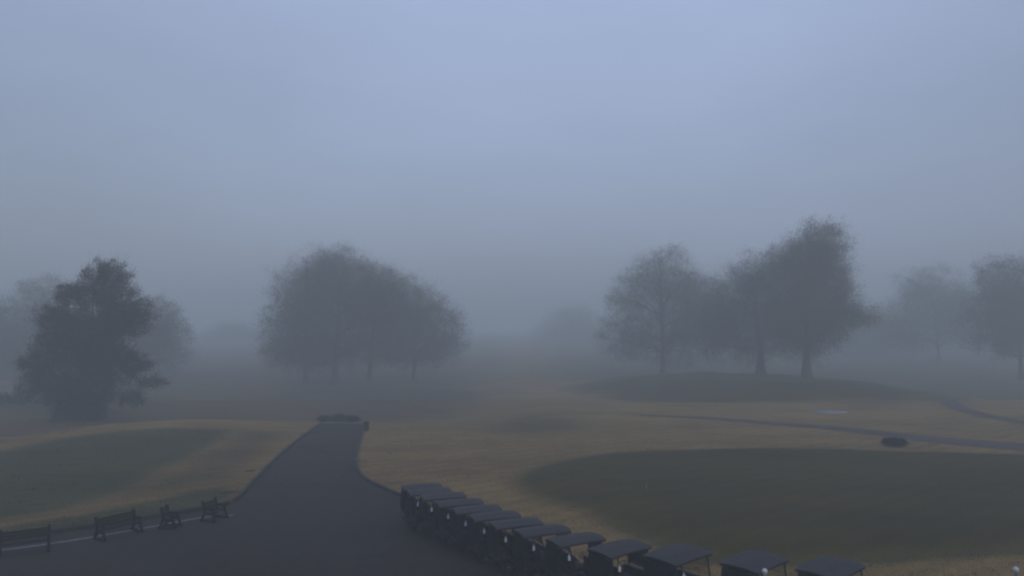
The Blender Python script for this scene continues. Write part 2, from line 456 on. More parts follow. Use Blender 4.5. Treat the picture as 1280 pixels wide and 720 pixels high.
V = np.stack([np.c_[bx - dx, by - dy, bz - 0.01], np.c_[bx + dx, by + dy, bz - 0.01], np.c_[bx + lx, by + ly, bz + hh]], 1).reshape(-1, 3)
rep = lambda a: np.repeat(a, 3)
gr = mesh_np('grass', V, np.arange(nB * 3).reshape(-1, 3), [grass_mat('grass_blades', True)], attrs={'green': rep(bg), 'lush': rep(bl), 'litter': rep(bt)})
tag(gr, kind='stuff')

# ------------------------------------------------------------------ asphalt
def asphalt_mat(name, c0, c1, rough=0.55):
    m = bpy.data.materials.new(name); m.use_nodes = True
    N = m.node_tree.nodes; L = m.node_tree.links; p = N['Principled BSDF']
    tc = N.new('ShaderNodeTexCoord')
    def noise(s, d=5, r=0.6):
        n = N.new('ShaderNodeTexNoise'); n.inputs['Scale'].default_value = s; n.inputs['Detail'].default_value = d; n.inputs['Roughness'].default_value = r
        L.new(tc.outputs['Object'], n.inputs['Vector']); return n.outputs['Fac']
    def rmp(f, a, b, lo=0.3, hi=0.7):
        r = N.new('ShaderNodeValToRGB'); r.color_ramp.elements[0].position = lo; r.color_ramp.elements[1].position = hi
        r.color_ramp.elements[0].color = (*a, 1); r.color_ramp.elements[1].color = (*b, 1); L.new(f, r.inputs['Fac']); return r.outputs['Color']
    def mul(a, b):
        x = N.new('ShaderNodeMix'); x.data_type = 'RGBA'; x.blend_type = 'MULTIPLY'; x.inputs[0].default_value = 1
        L.new(a, x.inputs[6]); L.new(b, x.inputs[7]); return x.outputs[2]
    big = noise(0.22, 6, 0.6); mid = noise(2.2, 5, 0.65); fin = noise(38, 3, 0.8)
    c = mul(rmp(big, c0, c1), rmp(fin, (0.55,) * 3, (1.45,) * 3, 0.25, 0.75))
    c = mul(c, rmp(mid, (0.72,) * 3, (1.22,) * 3))
    pv_ = N.new('ShaderNodeTexVoronoi'); pv_.distance = 'CHEBYCHEV'; pv_.inputs['Scale'].default_value = 0.13; L.new(tc.outputs['Object'], pv_.inputs['Vector'])
    sep_ = N.new('ShaderNodeSeparateColor'); L.new(pv_.outputs['Color'], sep_.inputs[0])
    c = mul(c, rmp(sep_.outputs[0], (0.86,) * 3, (1.10,) * 3, 0.15, 0.85))      # squarish repair patches
    # cracks: thin borders of large cells
    vo = N.new('ShaderNodeTexVoronoi'); vo.feature = 'DISTANCE_TO_EDGE'; vo.inputs['Scale'].default_value = 0.16
    wv = N.new('ShaderNodeTexNoise'); wv.inputs['Scale'].default_value = 0.8; wv.inputs['Detail'].default_value = 5
    L.new(tc.outputs['Object'], wv.inputs['Vector'])
    ad = N.new('ShaderNodeVectorMath'); ad.operation = 'ADD'
    sc2 = N.new('ShaderNodeVectorMath'); sc2.operation = 'SCALE'; sc2.inputs['Scale'].default_value = 1.6
    L.new(wv.outputs['Color'], sc2.inputs[0]); L.new(tc.outputs['Object'], ad.inputs[0]); L.new(sc2.outputs[0], ad.inputs[1]); L.new(ad.outputs[0], vo.inputs['Vector'])
    c = mul(c, rmp(vo.outputs['Distance'], (0.62,) * 3, (1,) * 3, 0.002, 0.008))
    L.new(c, p.inputs['Base Color'])
    mr = N.new('ShaderNodeMapRange'); mr.inputs['From Min'].default_value = 0.35; mr.inputs['From Max'].default_value = 0.65
    mr.inputs['To Min'].default_value = rough - 0.12; mr.inputs['To Max'].default_value = rough + 0.2
    L.new(big, mr.inputs['Value']); L.new(mr.outputs['Result'], p.inputs['Roughness'])
    p.inputs['Specular IOR Level'].default_value = 0.15
    bp = N.new('ShaderNodeBump'); bp.inputs['Strength'].default_value = 0.5; bp.inputs['Distance'].default_value = 0.01
    L.new(fin, bp.inputs['Height']); L.new(bp.outputs['Normal'], p.inputs['Normal'])
    return m
M['asphalt'] = asphalt_mat('damp_asphalt', (0.024, 0.018, 0.013), (0.050, 0.038, 0.028), 0.85)
M['path'] = asphalt_mat('path_asphalt', (0.066, 0.050, 0.042), (0.100, 0.077, 0.066), 0.85)

def fill_poly(name, poly, z, m):
    bm = bmesh.new()
    vs = [bm.verts.new((x, y, z)) for x, y in poly]
    f = bm.faces.new(vs); bmesh.ops.triangulate(bm, faces=[f])
    bmesh.ops.recalc_face_normals(bm, faces=bm.faces)
    for f in bm.faces:
        if f.normal.z < 0: f.normal_flip()
    return bm
bm = fill_poly('road', apron, 0.0, None)
def strip(bm, A, B, zf):
    va = [bm.verts.new((a[0], a[1], zf(*a))) for a in A]; vb = [bm.verts.new((b[0], b[1], zf(*b))) for b in B]
    for i in range(len(A) - 1): 
        f = bm.faces.new((va[i], vb[i], vb[i + 1], va[i + 1]))
        f.normal_update()
        if f.normal.z < 0: f.normal_flip()
strip(bm, far_l, far_r, lambda x, y: float(road_h(x, y)))
me = bpy.data.meshes.new('road'); bm.to_mesh(me); bm.free(); me.materials.append(M['asphalt'])
road = bpy.data.objects.new('road', me); COL.objects.link(road); tag(road, kind='structure')

def ribbon(name, P, w, off, m, kind='structure', wl=None):
    """a sheet of width w along P, laid off metres above the ground"""
    P = np.array(P); T = np.gradient(P, axis=0); T /= np.linalg.norm(T, axis=1)[:, None] + 1e-9
    Nn = np.c_[-T[:, 1], T[:, 0]]
    w = np.broadcast_to(w, (len(P),))
    K = np.linspace(-0.5, 0.5, 7)
    V = np.concatenate([P[:, None, :] + Nn[:, None, :] * (K[None, :, None] * w[:, None, None])], 1).reshape(-1, 2)
    z = off(V[:, 0], V[:, 1])
    n = len(P); I = np.arange(n * 7).reshape(n, 7)
    Fq = np.stack([I[:-1, :-1], I[:-1, 1:], I[1:, 1:], I[1:, :-1]], -1).reshape(-1, 4)[:, ::-1]
    return tag(mesh_np(name, np.c_[V, z], Fq, [m], smooth=True), kind=kind)

line = catmull([at(*p) for p in [(-300, 727), (-120, 703), (0, 688), (60, 680), (130, 669), (200, 656.5), (250, 647.5), (292, 644)]], 0.4)
ribbon('road_marking', line, 0.08, lambda x, y: np.full(len(x), 0.006), M['paint'])

def kerb_mesh(name, P, w, h, off, m, zf=None):
    P = np.array(resample(P, max(8, int(len(P) * 1.5)))); T = np.gradient(P, axis=0); T /= np.linalg.norm(T, axis=1)[:, None]
    Nn = np.c_[-T[:, 1], T[:, 0]]
    prof = [(0, -0.2), (0.0, h - 0.03), (0.03, h), (w - 0.03, h), (w, h - 0.03), (w, -0.2)]
    V = []
    for p, n in zip(P, Nn):
        jit = rnd.uniform(-0.015, 0.015); z0 = 0 if zf is None else zf(p[0], p[1])
        for a, b in prof: V.append((p[0] + n[0] * (a + off), p[1] + n[1] * (a + off), z0 + b + (jit if b > 0 else 0)))
    k = len(prof); Fq = []
    for i in range(len(P) - 1):
        for j in range(k - 1): Fq.append((i * k + j, i * k + j + 1, (i + 1) * k + j + 1, (i + 1) * k + j))
    o = mesh_np(name, V, Fq, [m], smooth=False)
    b = bmesh.new(); b.from_mesh(o.data); bmesh.ops.recalc_face_normals(b, faces=b.faces); b.to_mesh(o.data); b.free()
    return tag(o, kind='structure')
i_c = min(range(len(left_edge)), key=lambda i: (left_edge[i][0] - at(292, 629)[0]) ** 2 + (left_edge[i][1] - at(292, 629)[1]) ** 2)
kerb_mesh('kerb', left_edge[:i_c + 1], 0.26, 0.22, -0.02, M['kerb'])
kerb_mesh('kerb', left_edge[i_c + 1:] + [tuple(p) for p in far_l[1:14]], 0.20, 0.20, -0.02, M['kerb'], lambda x, y: float(road_h(x, y)))
kerb_mesh('kerb', [tuple(p) for p in far_r[10:0:-1]] + right_edge, 0.20, 0.15, -0.02, M['kerb'], lambda x, y: float(road_h(x, y)))

# cart paths beyond the putting green, and standing water
pz = lambda e: (lambda x, y: ground_h(x, y) + e)
P1 = catmull([on_ground(*p)[:2] for p in [(800, 519), (870, 522), (950, 528), (1050, 536), (1150, 548), (1280, 559), (1420, 572)]], 1.0)
ribbon('path', P1, np.linspace(0.9, 5.2, len(P1)), pz(0.03), M['path'])
P2 = catmull([on_ground(*p)[:2] for p in [(1182, 499), (1196, 509), (1225, 518), (1290, 530), (1400, 548)]], 1.0)
ribbon('path', P2, 2.2, pz(0.03), M['path'])
P3 = catmull([on_ground(*p)[:2] for p in [(1100, 498), (1182, 499), (1280, 499), (1400, 500)]], 1.0)
ribbon('path', P3, 2.6, pz(0.036), M['path'])
M['water'] = mat('puddle_painted_sheen', (0.30, 0.31, 0.32), 0.12, spec=0.6)  # pale base colour stands in for bright sky reflected on the water
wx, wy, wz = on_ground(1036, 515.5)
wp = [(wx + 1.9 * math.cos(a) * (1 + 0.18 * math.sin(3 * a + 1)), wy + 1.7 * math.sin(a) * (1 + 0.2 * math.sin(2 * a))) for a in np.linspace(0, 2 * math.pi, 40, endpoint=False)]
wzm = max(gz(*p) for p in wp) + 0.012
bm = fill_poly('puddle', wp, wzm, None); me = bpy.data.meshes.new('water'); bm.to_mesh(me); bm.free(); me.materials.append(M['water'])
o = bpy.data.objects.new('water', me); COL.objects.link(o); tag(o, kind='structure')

# ------------------------------------------------------------------ golf cart (faces +x)
def make_cart():
    root = empty('golf_cart', (0, 0, 0))
    # body tub: floor, rocker sides and rear body in one shell
    b = MB()
    b.prism([(-1.12, 0.42), (-1.10, 0.66), (-0.98, 0.74), (-0.45, 0.74), (-0.20, 0.66), (-0.18, 0.34), (0.62, 0.32), (0.62, 0.24), (-0.32, 0.24), (-0.36, 0.40), (-0.46, 0.50), (-0.66, 0.54), (-0.86, 0.50), (-0.98, 0.38)], -0.585, 0.585)
    body = b.build('body', M['body'], root, bevel=0.025)
    c = MB()
    c.prism([(0.50, 0.30), (0.52, 0.62), (0.56, 0.86), (0.64, 0.92), (0.78, 0.90), (1.02, 0.74), (1.18, 0.58), (1.20, 0.42), (1.14, 0.36), (1.08, 0.46), (0.94, 0.54), (0.80, 0.53), (0.68, 0.44), (0.64, 0.30)], -0.53, 0.53)
    cowl = c.build('front_cowl', M['body'], root, bevel=0.04, seg=3)
    d = MB(); d.box((0.54, 0, 0.86), (0.10, 1.02, 0.14)); d.box((0.50, 0.2, 0.78), (0.05, 0.34, 0.07))
    d.build('dashboard', M['black'], root, bevel=0.02)
    for s in (-1, 1):
        h = MB(); h.lathe([(0.02, 0), (0.085, 0.005), (0.075, 0.03), (0.03, 0.045)], axis='y', n=14)
        ho = h.build('headlight', M['lamp'], root); ho.rotation_euler = (0, R(25), R(-90)); ho.location = (1.135, s * 0.36, 0.62)
    s1 = MB(); s1.box((-0.22, 0, 0.79), (0.56, 1.08, 0.14), Matrix.Rotation(R(-4), 3, 'Y')); s1.build('seat', M['seat'], root, bevel=0.045, seg=3)
    s2 = MB()
    for y in (-0.275, 0.275): s2.box((-0.53, y, 1.06), (0.10, 0.50, 0.38), Matrix.Rotation(R(-14), 3, 'Y'))
    s2.build('seat_back', M['seat'], root, bevel=0.04, seg=3)
    for s in (-1, 1):
        a = MB(); a.tube([(-0.44, s * 0.56, 0.78), (-0.44, s * 0.58, 0.96), (-0.36, s * 0.585, 1.01), (-0.14, s * 0.585, 1.00), (-0.08, s * 0.58, 0.94), (-0.08, s * 0.56, 0.76)], 0.016, 7)
        a.build('armrest', M['strut'], root)
    # bag well at the back
    w = MB()
    w.box((-0.98, 0, 0.60), (0.40, 1.02, 0.04)); w.box((-1.17, 0, 0.72), (0.035, 1.02, 0.26))
    for s in (-1, 1): w.box((-0.98, s * 0.52, 0.73), (0.40, 0.03, 0.24))
    w.tube([(-0.66, -0.45, 1.08), (-0.92, -0.45, 1.10), (-0.94, -0.40, 1.10), (-0.94, 0.40, 1.10), (-0.92, 0.45, 1.10), (-0.66, 0.45, 1.08)], 0.018, 7)
    for y in (-0.22, 0, 0.22): w.tube([(-0.94, y, 1.10), (-0.70, y, 1.06)], 0.012, 6)
    w.build('bag_rack', M['black'], root, bevel=0.006, seg=1)
    bk = MB()   # wire sweater basket behind the seat
    for z in (0.92, 1.02): bk.tube([(-0.62, -0.42, z), (-0.84, -0.42, z), (-0.84, 0.42, z), (-0.62, 0.42, z)], 0.010, 5)
    for y in np.linspace(-0.42, 0.42, 10): bk.tube([(-0.84, y, 1.02), (-0.84, y, 0.84), (-0.62, y, 0.84)], 0.006, 4)
    bk.build('basket', M['strut'], root)
    for s in (-1, 1):
        t = MB(); t.box((-1.125, s * 0.47, 0.60), (0.03, 0.13, 0.07)); t.build('tail_light', M['red'], root, bevel=0.012)
    bp = MB(); bp.box((-1.19, 0, 0.40), (0.08, 1.06, 0.10)); bp.build('bumper', M['black'], root, bevel=0.03)
    # canopy: a shallow dome with arched ends and a turned-down rim
    nxr, nyr = 25, 17
    V, Fq = [], []
    def top(u, v):
        ex = 1 - max(0, abs(u) - 0.78) ** 2 * 0.9; ey = 1 - max(0, abs(v) - 0.78) ** 2 * 0.8
        x = (ROOF_F + ROOF_B) / 2 + u * (ROOF_F - ROOF_B) / 2 * ey
        y = v * ROOF_W / 2 * ex
        z = ROOF_Z - 0.07 * abs(v) ** 2.6 - 0.03 * abs(u) ** 3 + 0.012 * math.cos(v * math.pi * 2) * (1 - u * u)
        return x, y, z
    for i in range(nxr):
        for j in range(nyr): V.append(top(-1 + 2 * i / (nxr - 1), -1 + 2 * j / (nyr - 1)))
    nT = len(V)
    for i in range(nxr):
        for j in range(nyr):
            x, y, z = V[i * nyr + j]; V.append((x * 0.985 - 0.003, y * 0.97, z - 0.07))
    for i in range(nxr - 1):
        for j in range(nyr - 1):
            a, b_, c_, d_ = i * nyr + j, (i + 1) * nyr + j, (i + 1) * nyr + j + 1, i * nyr + j + 1
            Fq += [(a, b_, c_, d_), (a + nT, d_ + nT, c_ + nT, b_ + nT)]
    ring = [(i * nyr) for i in range(nxr)] + [((nxr - 1) * nyr + j) for j in range(1, nyr)] + [(i * nyr + nyr - 1) for i in range(nxr - 2, -1, -1)] + [j for j in range(nyr - 2, 0, -1)]
    for a, b_ in zip(ring, ring[1:] + ring[:1]): Fq.append((a, a + nT, b_ + nT, b_))
    cm = MB(); cm.add(V, Fq)
    canopy = cm.build('canopy', M['canopy'], root)
    for s in (-1, 1):
        dk = MB(); dk.tube([(ROOF_B + 0.10, s * 0.50, ROOF_Z - 0.15), (ROOF_B + 0.02, s * 0.50, ROOF_Z - 0.19), (ROOF_B + 0.02, s * 0.30, ROOF_Z - 0.17)], 0.014, 6)
        dk.build('grab_handle', M['strut'], canopy)
    for s in (-1, 1):
        f = MB(); f.tube([(0.86, s * 0.50, 0.86), (0.80, s * 0.50, 1.05), (0.66, s * 0.50, 1.74), (0.60, s * 0.49, 1.785)], 0.022, 8); f.build('front_strut', M['strut'], root)
        r_ = MB(); r_.tube([(-0.62, s * 0.50, 0.70), (-0.66, s * 0.50, 1.10), (-0.80, s * 0.50, 1.70), (-0.84, s * 0.49, 1.775)], 0.024, 8); r_.build('rear_strut', M['strut'], root)
    ws = MB(); a0, a1, m0 = (0.83, 0.93), (0.68, 1.70), (0.755, 1.315)
    ws.add([(a0[0], -0.47, a0[1]), (a0[0], 0.47, a0[1]), (a1[0], 0.47, a1[1]), (a1[0], -0.47, a1[1])], [(0, 1, 2, 3)])
    wso = ws.build('windscreen', M['glass'], root)
    wf = MB(); wf.tube([(m0[0], -0.49, m0[1]), (m0[0], 0.49, m0[1])], 0.012, 6); wf.tube([(a1[0], -0.49, a1[1]), (a1[0], 0.49, a1[1])], 0.014, 6)
    wf.build('windscreen_hinge', M['strut'], wso)
    st = MB(); st.tube([(0.58, 0.26, 0.84), (0.36, 0.26, 1.02)], 0.018, 8)
    sto = st.build('steering_column', M['black'], root)
    sw = MB(); ring = [(0.34 + 0.14 * math.cos(t) * 0.62, 0.26 + 0.17 * math.sin(t), 1.035 + 0.14 * math.cos(t) * 0.78) for t in np.linspace(0, 2 * math.pi, 21)]
    sw.tube(ring, 0.013, 6)
    for t in (0.5, 2.6, 4.7): sw.tube([(0.35, 0.26, 1.03), (0.34 + 0.14 * math.cos(t) * 0.62, 0.26 + 0.17 * math.sin(t), 1.035 + 0.14 * math.cos(t) * 0.78)], 0.010, 5)
    sw.build('steering_wheel', M['black'], root)
    for wxp in (-0.68, 0.88):
        for s in (-1, 1):
            ty = MB(); rr, ww_ = 0.235, 0.20
            ty.lathe([(0.11, -ww_ / 2 + 0.02), (0.17, -ww_ / 2), (0.215, -ww_ / 2 + 0.01), (rr, -ww_ / 2 + 0.045), (rr, ww_ / 2 - 0.045), (0.215, ww_ / 2 - 0.01), (0.17, ww_ / 2), (0.11, ww_ / 2 - 0.02)], (wxp, s * 0.485, rr), 'y', 22)
            wo = ty.build('wheel', M['tyre'], root)
            ri = MB(); y0 = s * 0.585 - s * 0.02
            ri.lathe([(0.01, 0.0), (0.05, 0.006 * s), (0.055, 0.0), (0.10, -0.012 * s), (0.125, 0.012 * s), (0.13, -0.01 * s)], (wxp, y0, rr), 'y', 18)
            ri.build('rim', M['rim'], wo)
    cv = MB(); cv.prism([(-1.25, 0.74), (-1.23, 1.40), (-1.17, 1.66), (-1.10, 1.735), (-1.02, 1.735), (-0.98, 1.30), (-0.90, 0.74)], -0.51, 0.51)
    cv.build('bag_cover', M['bag'], root, bevel=0.04, seg=3)
    # white sand bottle in a holder on the rear strut of the passenger's side
    sb = MB(); sb.lathe([(0.040, 0), (0.050, 0.01), (0.050, 0.17), (0.038, 0.21), (0.016, 0.24), (0.012, 0.30)], (-0.82, -0.60, 1.20), 'z', 12)
    sbo = sb.build('sand_bottle', M['bottle'], root)
    hl = MB(); hl.lathe([(0.064, 0), (0.066, 0.10), (0.06, 0.10), (0.05, 0.0)], (-0.82, -0.60, 1.17), 'z', 12); hl.box((-0.76, -0.56, 1.21), (0.10, 0.07, 0.03)); hl.build('bottle_holder', M['black'], sbo)
    return root
ORD = ['', '', 'second', 'third', 'fourth', 'fifth', 'sixth', 'seventh', 'eighth', 'ninth', 'tenth', 'eleventh', 'twelfth', 'thirteenth']
cart0 = make_cart()
for i, (x, y, rz, fx, fy, kx, ky) in enumerate(carts):
    o = cart0 if i == 0 else copy_tree(cart0)
    o.location = (x, y, 0.0); o.scale = (kx, ky, 1.0); o.rotation_euler = (0, 0, rz + rnd.uniform(-1, 1) * R(2.2))
    n = i + 1
    lab = ('dark golf cart at the road end of the row, farthest from the ball-topped posts' if n == 1 else
           'dark golf cart at the near end of the parked row, farthest from the road' if n == 13 else
           'dark golf cart just behind the ball-topped post, twelfth from the road end of the row' if n == 12 else
           f'dark golf cart with grey canopy, {ORD[n]} from the road end of the row')
    tag(o, lab, 'golf cart', 'golf carts parked in a row')

# ------------------------------------------------------------------ benches by the kerb (length along x, facing -y)
def make_bench(L, name='bench'):
    root = empty(name, (0, 0, 0))
    s = MB()
    for k in range(4): s.box((0, -0.19 + 0.115 * k, 0.45), (L, 0.095, 0.035))
    s.build('seat', M['wood'], root, bevel=0.008, seg=1)
    b = MB(); rot = Matrix.Rotation(R(-14), 3, 'X')
    for k in range(3): b.box((0, 0.225 + 0.033 * k, 0.60 + 0.135 * k), (L, 0.035, 0.12), rot)
    b.build('backrest', M['wood'], root, bevel=0.008, seg=1)
    for sx in (-1, 1):
        X = sx * (L / 2 - 0.06)
        f = MB()
        for A_, B_, wd in (((0.40, 0.05), (0.20, 0.45), 0.085), ((0.20, 0.42), (0.36, 1.0), 0.085), ((-0.40, 0.05), (-0.18, 0.62), 0.08), ((-0.30, 0.66), (0.27, 0.66), 0.075), ((-0.46, 0.04), (0.48, 0.04), 0.08), ((-0.22, 0.40), (0.22, 0.40), 0.07)):
            dy_, dz_ = B_[0] - A_[0], B_[1] - A_[1]
            f.box((X + 0.003 * wd, (A_[0] + B_[0]) / 2, (A_[1] + B_[1]) / 2), (0.09 + wd * 0.1, math.hypot(dy_, dz_) + 0.04, wd * 1.35), Matrix.Rotation(math.atan2(dz_, dy_), 3, 'X'))
        f.build('leg_frame', M['frame'], root, bevel=0.006, seg=1)
    return root
def place_bench(L, pa, pb, label, name='bench', cat='bench'):
    """pa, pb: where the left and right feet stand"""
    a = at(*pa); b = at(*pb); r = make_bench(L, name)
    r.location = ((a[0] + b[0]) / 2, (a[1] + b[1]) / 2, 0); r.rotation_euler = (0, 0, math.atan2(b[1] - a[1], b[0] - a[0]))
    tag(r, label, cat, 'dark seats along the kerb')
place_bench(1.9, (8, 694), (52, 688), 'dark slatted bench by the white line, the one cut by the picture edge')
place_bench(1.9, (126, 675), (170, 664), 'long dark bench on the asphalt next along the kerb from the edge bench')
place_bench(0.62, (209, 661), (217, 657), 'narrow dark chair alone by the kerb between two dark benches', 'chair', 'chair')
place_bench(1.05, (259, 653), (277, 646), 'short dark bench at the kerb corner where the white line ends')

# ball-topped posts below the terrace
def ball_post(px, py, Y, label):
    x, y, z = at_y(px, py, Y)
    g = gz(x, y) if sdist(asphalt_poly, np.array([x]), np.array([y]))[0] > 0 else 0.0
    r = empty('ball_post', (x, y, g)); h = z - g
    p = MB(); p.lathe([(0.11, 0), (0.11, 0.03), (0.055, 0.05), (0.05, h - 0.14), (0.065, h - 0.12), (0.065, h - 0.09), (0.03, h - 0.075)], n=14); p.build('post', M['post'], r)
    s = MB(); s.lathe([(0.082 * math.sin(t), -0.082 * math.cos(t)) for t in np.linspace(0.02, math.pi - 0.02, 13)], (0, 0, h), n=18); s.build('ball', M['bottle'], r)
    tag(r, label, 'post', 'ball-topped posts')
ball_post(956, 714, 22.0, 'slim post with white ball top standing before the grey golf cart canopies')
ball_post(1270, 712, 22.0, 'slim post with white ball top standing alone on tan grass')

# ------------------------------------------------------------------ trees
def vnoise(P, s, seed):
    x, y, z = P[:, 0] * s, P[:, 1] * s, P[:, 2] * s
    return (np.sin(x + seed) * np.sin(y * 1.1 + seed * 1.7) + np.sin(z * 1.2 + seed * 2.3 + x * 0.6) * np.cos(y * 0.9 - seed) + 0.6 * np.sin(x * 2.3 + z * 1.9 + seed)) / 2.2

def leaf_quads(C, size, aspect, rng, droop=0.0):
    n = len(C)
    a = rng.normal(size=(n, 3)); a[:, 2] -= droop; a /= np.linalg.norm(a, axis=1)[:, None]
    t = rng.normal(size=(n, 3)); b = np.cross(a, t); b /= np.linalg.norm(b, axis=1)[:, None] + 1e-9
    s = size * (0.6 + 0.8 * rng.random(n))[:, None]
    a = a * s; b = b * s * aspect
    return np.stack([C - a, C + b, C + a, C - b], 1)

def tree(name, label, cat, base, blobs, trunk_r, fork, leafm, n_clu=700, per=120, leaf=0.088, aspect=0.5, spread=0.46, seed=1, group=None, gap=0.15, twig=1.0, lean=(0, 0), trunks=1, hi=None):
    """blobs: crown lobes as (px, py, rx, ry) seen at the tree's distance; turned into lobes with real size and depth"""
    rng = np.random.default_rng(seed); rr = random.Random(seed)
    bx_, by_, bz_ = base
    root = empty(name, (bx_, by_, bz_))
    k = by_ / F
    E = []
    for (px, py, rx, ry) in blobs:
        X, Y, Z = at_y(px, py, by_)
        dr = 0.5 * (rx + ry) * k
        E.append((X - bx_, rr.uniform(-0.35, 0.35) * dr, Z - bz_, rx * k, max(dr, 0.8 * rx * k), ry * k))
    vol = np.array([e[3] * e[4] * e[5] for e in E]); vol = vol / vol.sum()
    C = []
    while len(C) < n_clu:
        m = n_clu
        idx = rng.choice(len(E), m, p=vol)
        e = np.array(E)[idx]
        d = rng.normal(size=(m, 3)); d /= np.linalg.norm(d, axis=1)[:, None]
        r = rng.random(m) ** 0.45 * (1 + 0.10 * rng.normal(size=m))
        rough = 1 + 0.16 * vnoise(d * 1.0 + idx[:, None], 3.1, seed * 0.7)
        P = e[:, :3] + d * e[:, 3:] * (r * rough)[:, None]
        ok = vnoise(P, 1.15, seed) > -0.75 + gap
        ok &= P[:, 2] > 0.25
        C += list(P[ok])
    C = np.array(C[:n_clu])
    # trunk, limbs and branches
    tb = MB(); nodes = []
    zt = max(e[2] + e[5] * 0.55 for e in E)
    cz = np.average([e[2] for e in E], weights=vol); cxm = np.average([e[0] for e in E], weights=vol)
    for tI in range(trunks):
        ox = 0 if trunks == 1 else rr.uniform(-0.5, 0.5)
        pts, rad = [], []
        for i in range(11):
            t = i / 10; z = zt * t
            w = max(0, (z - fork) / max(zt - fork, 0.1))
            pts.append((ox + lean[0] * t + cxm * w * 0.7 + rr.uniform(-1, 1) * 0.06 * trunk_r * 6 * t, lean[1] * t + rr.uniform(-1, 1) * 0.06 * trunk_r * 6 * t, z - 0.25 * (i == 0)))
            rad.append(trunk_r * (1.35 if i == 0 else 1.0) * (1 - 0.32 * min(1, z / max(fork, 0.1))) * (1 - 0.9 * w))
        tb.tube(pts, [max(0.02, q) for q in rad], 9)
        nodes += [np.array(p) for p in pts if p[2] > fork * 0.9]
    trunk_nodes = np.array(nodes)
    nl = int(13 * (1 + 0.4 * (len(E) - 1) ** 0.5))
    tg = C[rng.choice(len(C), nl, replace=False)]
    for g in tg:
        low = trunk_nodes[trunk_nodes[:, 2] < max(g[2] * 0.8, fork + 0.6)]
        if not len(low): low = trunk_nodes[:1]
        s = low[np.argmin(np.linalg.norm(low - g, axis=1) + rng.random(len(low)) * 1.2)]
        L_ = np.linalg.norm(g - s); r0 = min(trunk_r * 0.45, 0.02 + 0.022 * L_)
        pts = []
        for i in range(7):
            t = i / 6; p = s + (g - s) * t
            p = p + np.array([rr.uniform(-1, 1), rr.uniform(-1, 1), 0.8 * math.sin(t * math.pi)]) * 0.06 * L_ * (0 < i < 6)
            pts.append(tuple(p)); nodes.append(p)
        tb.tube(pts, [r0 * (1 - 0.85 * i / 6) for i in range(7)], 6)
    ND = np.array(nodes)
    for g in C[rng.choice(len(C), min(len(C), int(150 * twig) + 1), replace=False)]:
        s = ND[np.argmin(np.linalg.norm(ND - g, axis=1))]
        mpt = (s + g) / 2 + rng.normal(size=3) * 0.12
        tb.tube([tuple(s), tuple(mpt), tuple(g)], [0.035, 0.022, 0.008], 4)
    tb.build('trunk', M['bark'], root)
    # crown: leaf-sized faces in clumps and fine twigs that reach past them
    sig = spread * max(1.0, by_ / 110) * (0.6 + 0.8 * rng.random(len(C)))
    cnt = np.maximum(4, (per * (0.5 + rng.random(len(C)))).astype(int))
    idx = np.repeat(np.arange(len(C)), cnt)
    P = C[idx] + np.clip(rng.normal(size=(len(idx), 3)), -2.2, 2.2) * sig[idx][:, None] * np.array([1, 1, 0.75])
    P = P[P[:, 2] > 0.05]
    Q1 = leaf_quads(P, leaf, aspect, rng)
    # twigs
    nt = int(len(C) * 9 * twig)
    ci = rng.integers(0, len(C), nt)
    ctr = np.array([cxm, 0, cz * 0.8])
    dirv = C[ci] - ctr; dirv /= np.linalg.norm(dirv, axis=1)[:, None] + 1e-9
    dirv = dirv + rng.normal(size=(nt, 3)) * 0.7 + np.array([0, 0, 0.2]); dirv /= np.linalg.norm(dirv, axis=1)[:, None]
    ln = (0.5 + 1.1 * rng.random(nt))[:, None]
    A = C[ci] + rng.normal(size=(nt, 3)) * 0.3; B = A + dirv * ln
    sd_ = np.cross(dirv, rng.normal(size=(nt, 3))); sd_ /= np.linalg.norm(sd_, axis=1)[:, None] + 1e-9
    Q2 = np.stack([A - sd_ * 0.016, A + sd_ * 0.016, B + sd_ * 0.006, B - sd_ * 0.006], 1)
    Vv = np.concatenate([Q1.reshape(-1, 3), Q2.reshape(-1, 3)])
    mi = np.r_[np.zeros(len(Q1)), np.ones(len(Q2))]
    mesh_np('crown', Vv, np.arange(len(Vv)).reshape(-1, 4), [leafm, M['bark']], root, mi=mi)
    tag(root, label, cat, group)
    return root

def base_at(px, Y):
    x, _, _ = at_y(px, 400, Y); return (x, Y, gz(x, Y))
LB, LG, ND_ = M['leaf_bare'], M['leaf_green'], M['needle']
# the dark pine behind the lawn on the left, its under-shrub and the paler trees beside it
tree('pine_tree', 'tall dark pine with ragged top rising behind the left lawn crest', 'pine tree', base_at(116, 90),
     [(131, 346, 25, 22), (154, 350, 9, 20), (102, 370, 32, 16), (140, 374, 30, 24), (172, 388, 18, 20), (88, 398, 34, 20), (150, 402, 38, 24), (72, 428, 32, 22), (115, 428, 48, 32), (60, 458, 32, 24), (116, 462, 46, 34), (172, 452, 22, 12), (186, 479, 22, 9), (160, 497, 28, 9), (60, 482, 30, 20), (105, 492, 40, 26)],
     0.34, 1.6, ND_, n_clu=3000, per=64, leaf=0.12, aspect=0.22, spread=0.36, seed=3, gap=-0.3, twig=0.5)
tree('juniper', 'dense dark juniper clump at the foot of the pine', 'shrub', base_at(98, 87), [(100, 505, 28, 26), (86, 516, 18, 18), (116, 516, 16, 20)], 0.14, 0.3, M['shrub'], n_clu=420, per=40, leaf=0.10, aspect=0.4, spread=0.28, seed=5, gap=-0.6, twig=0.2)
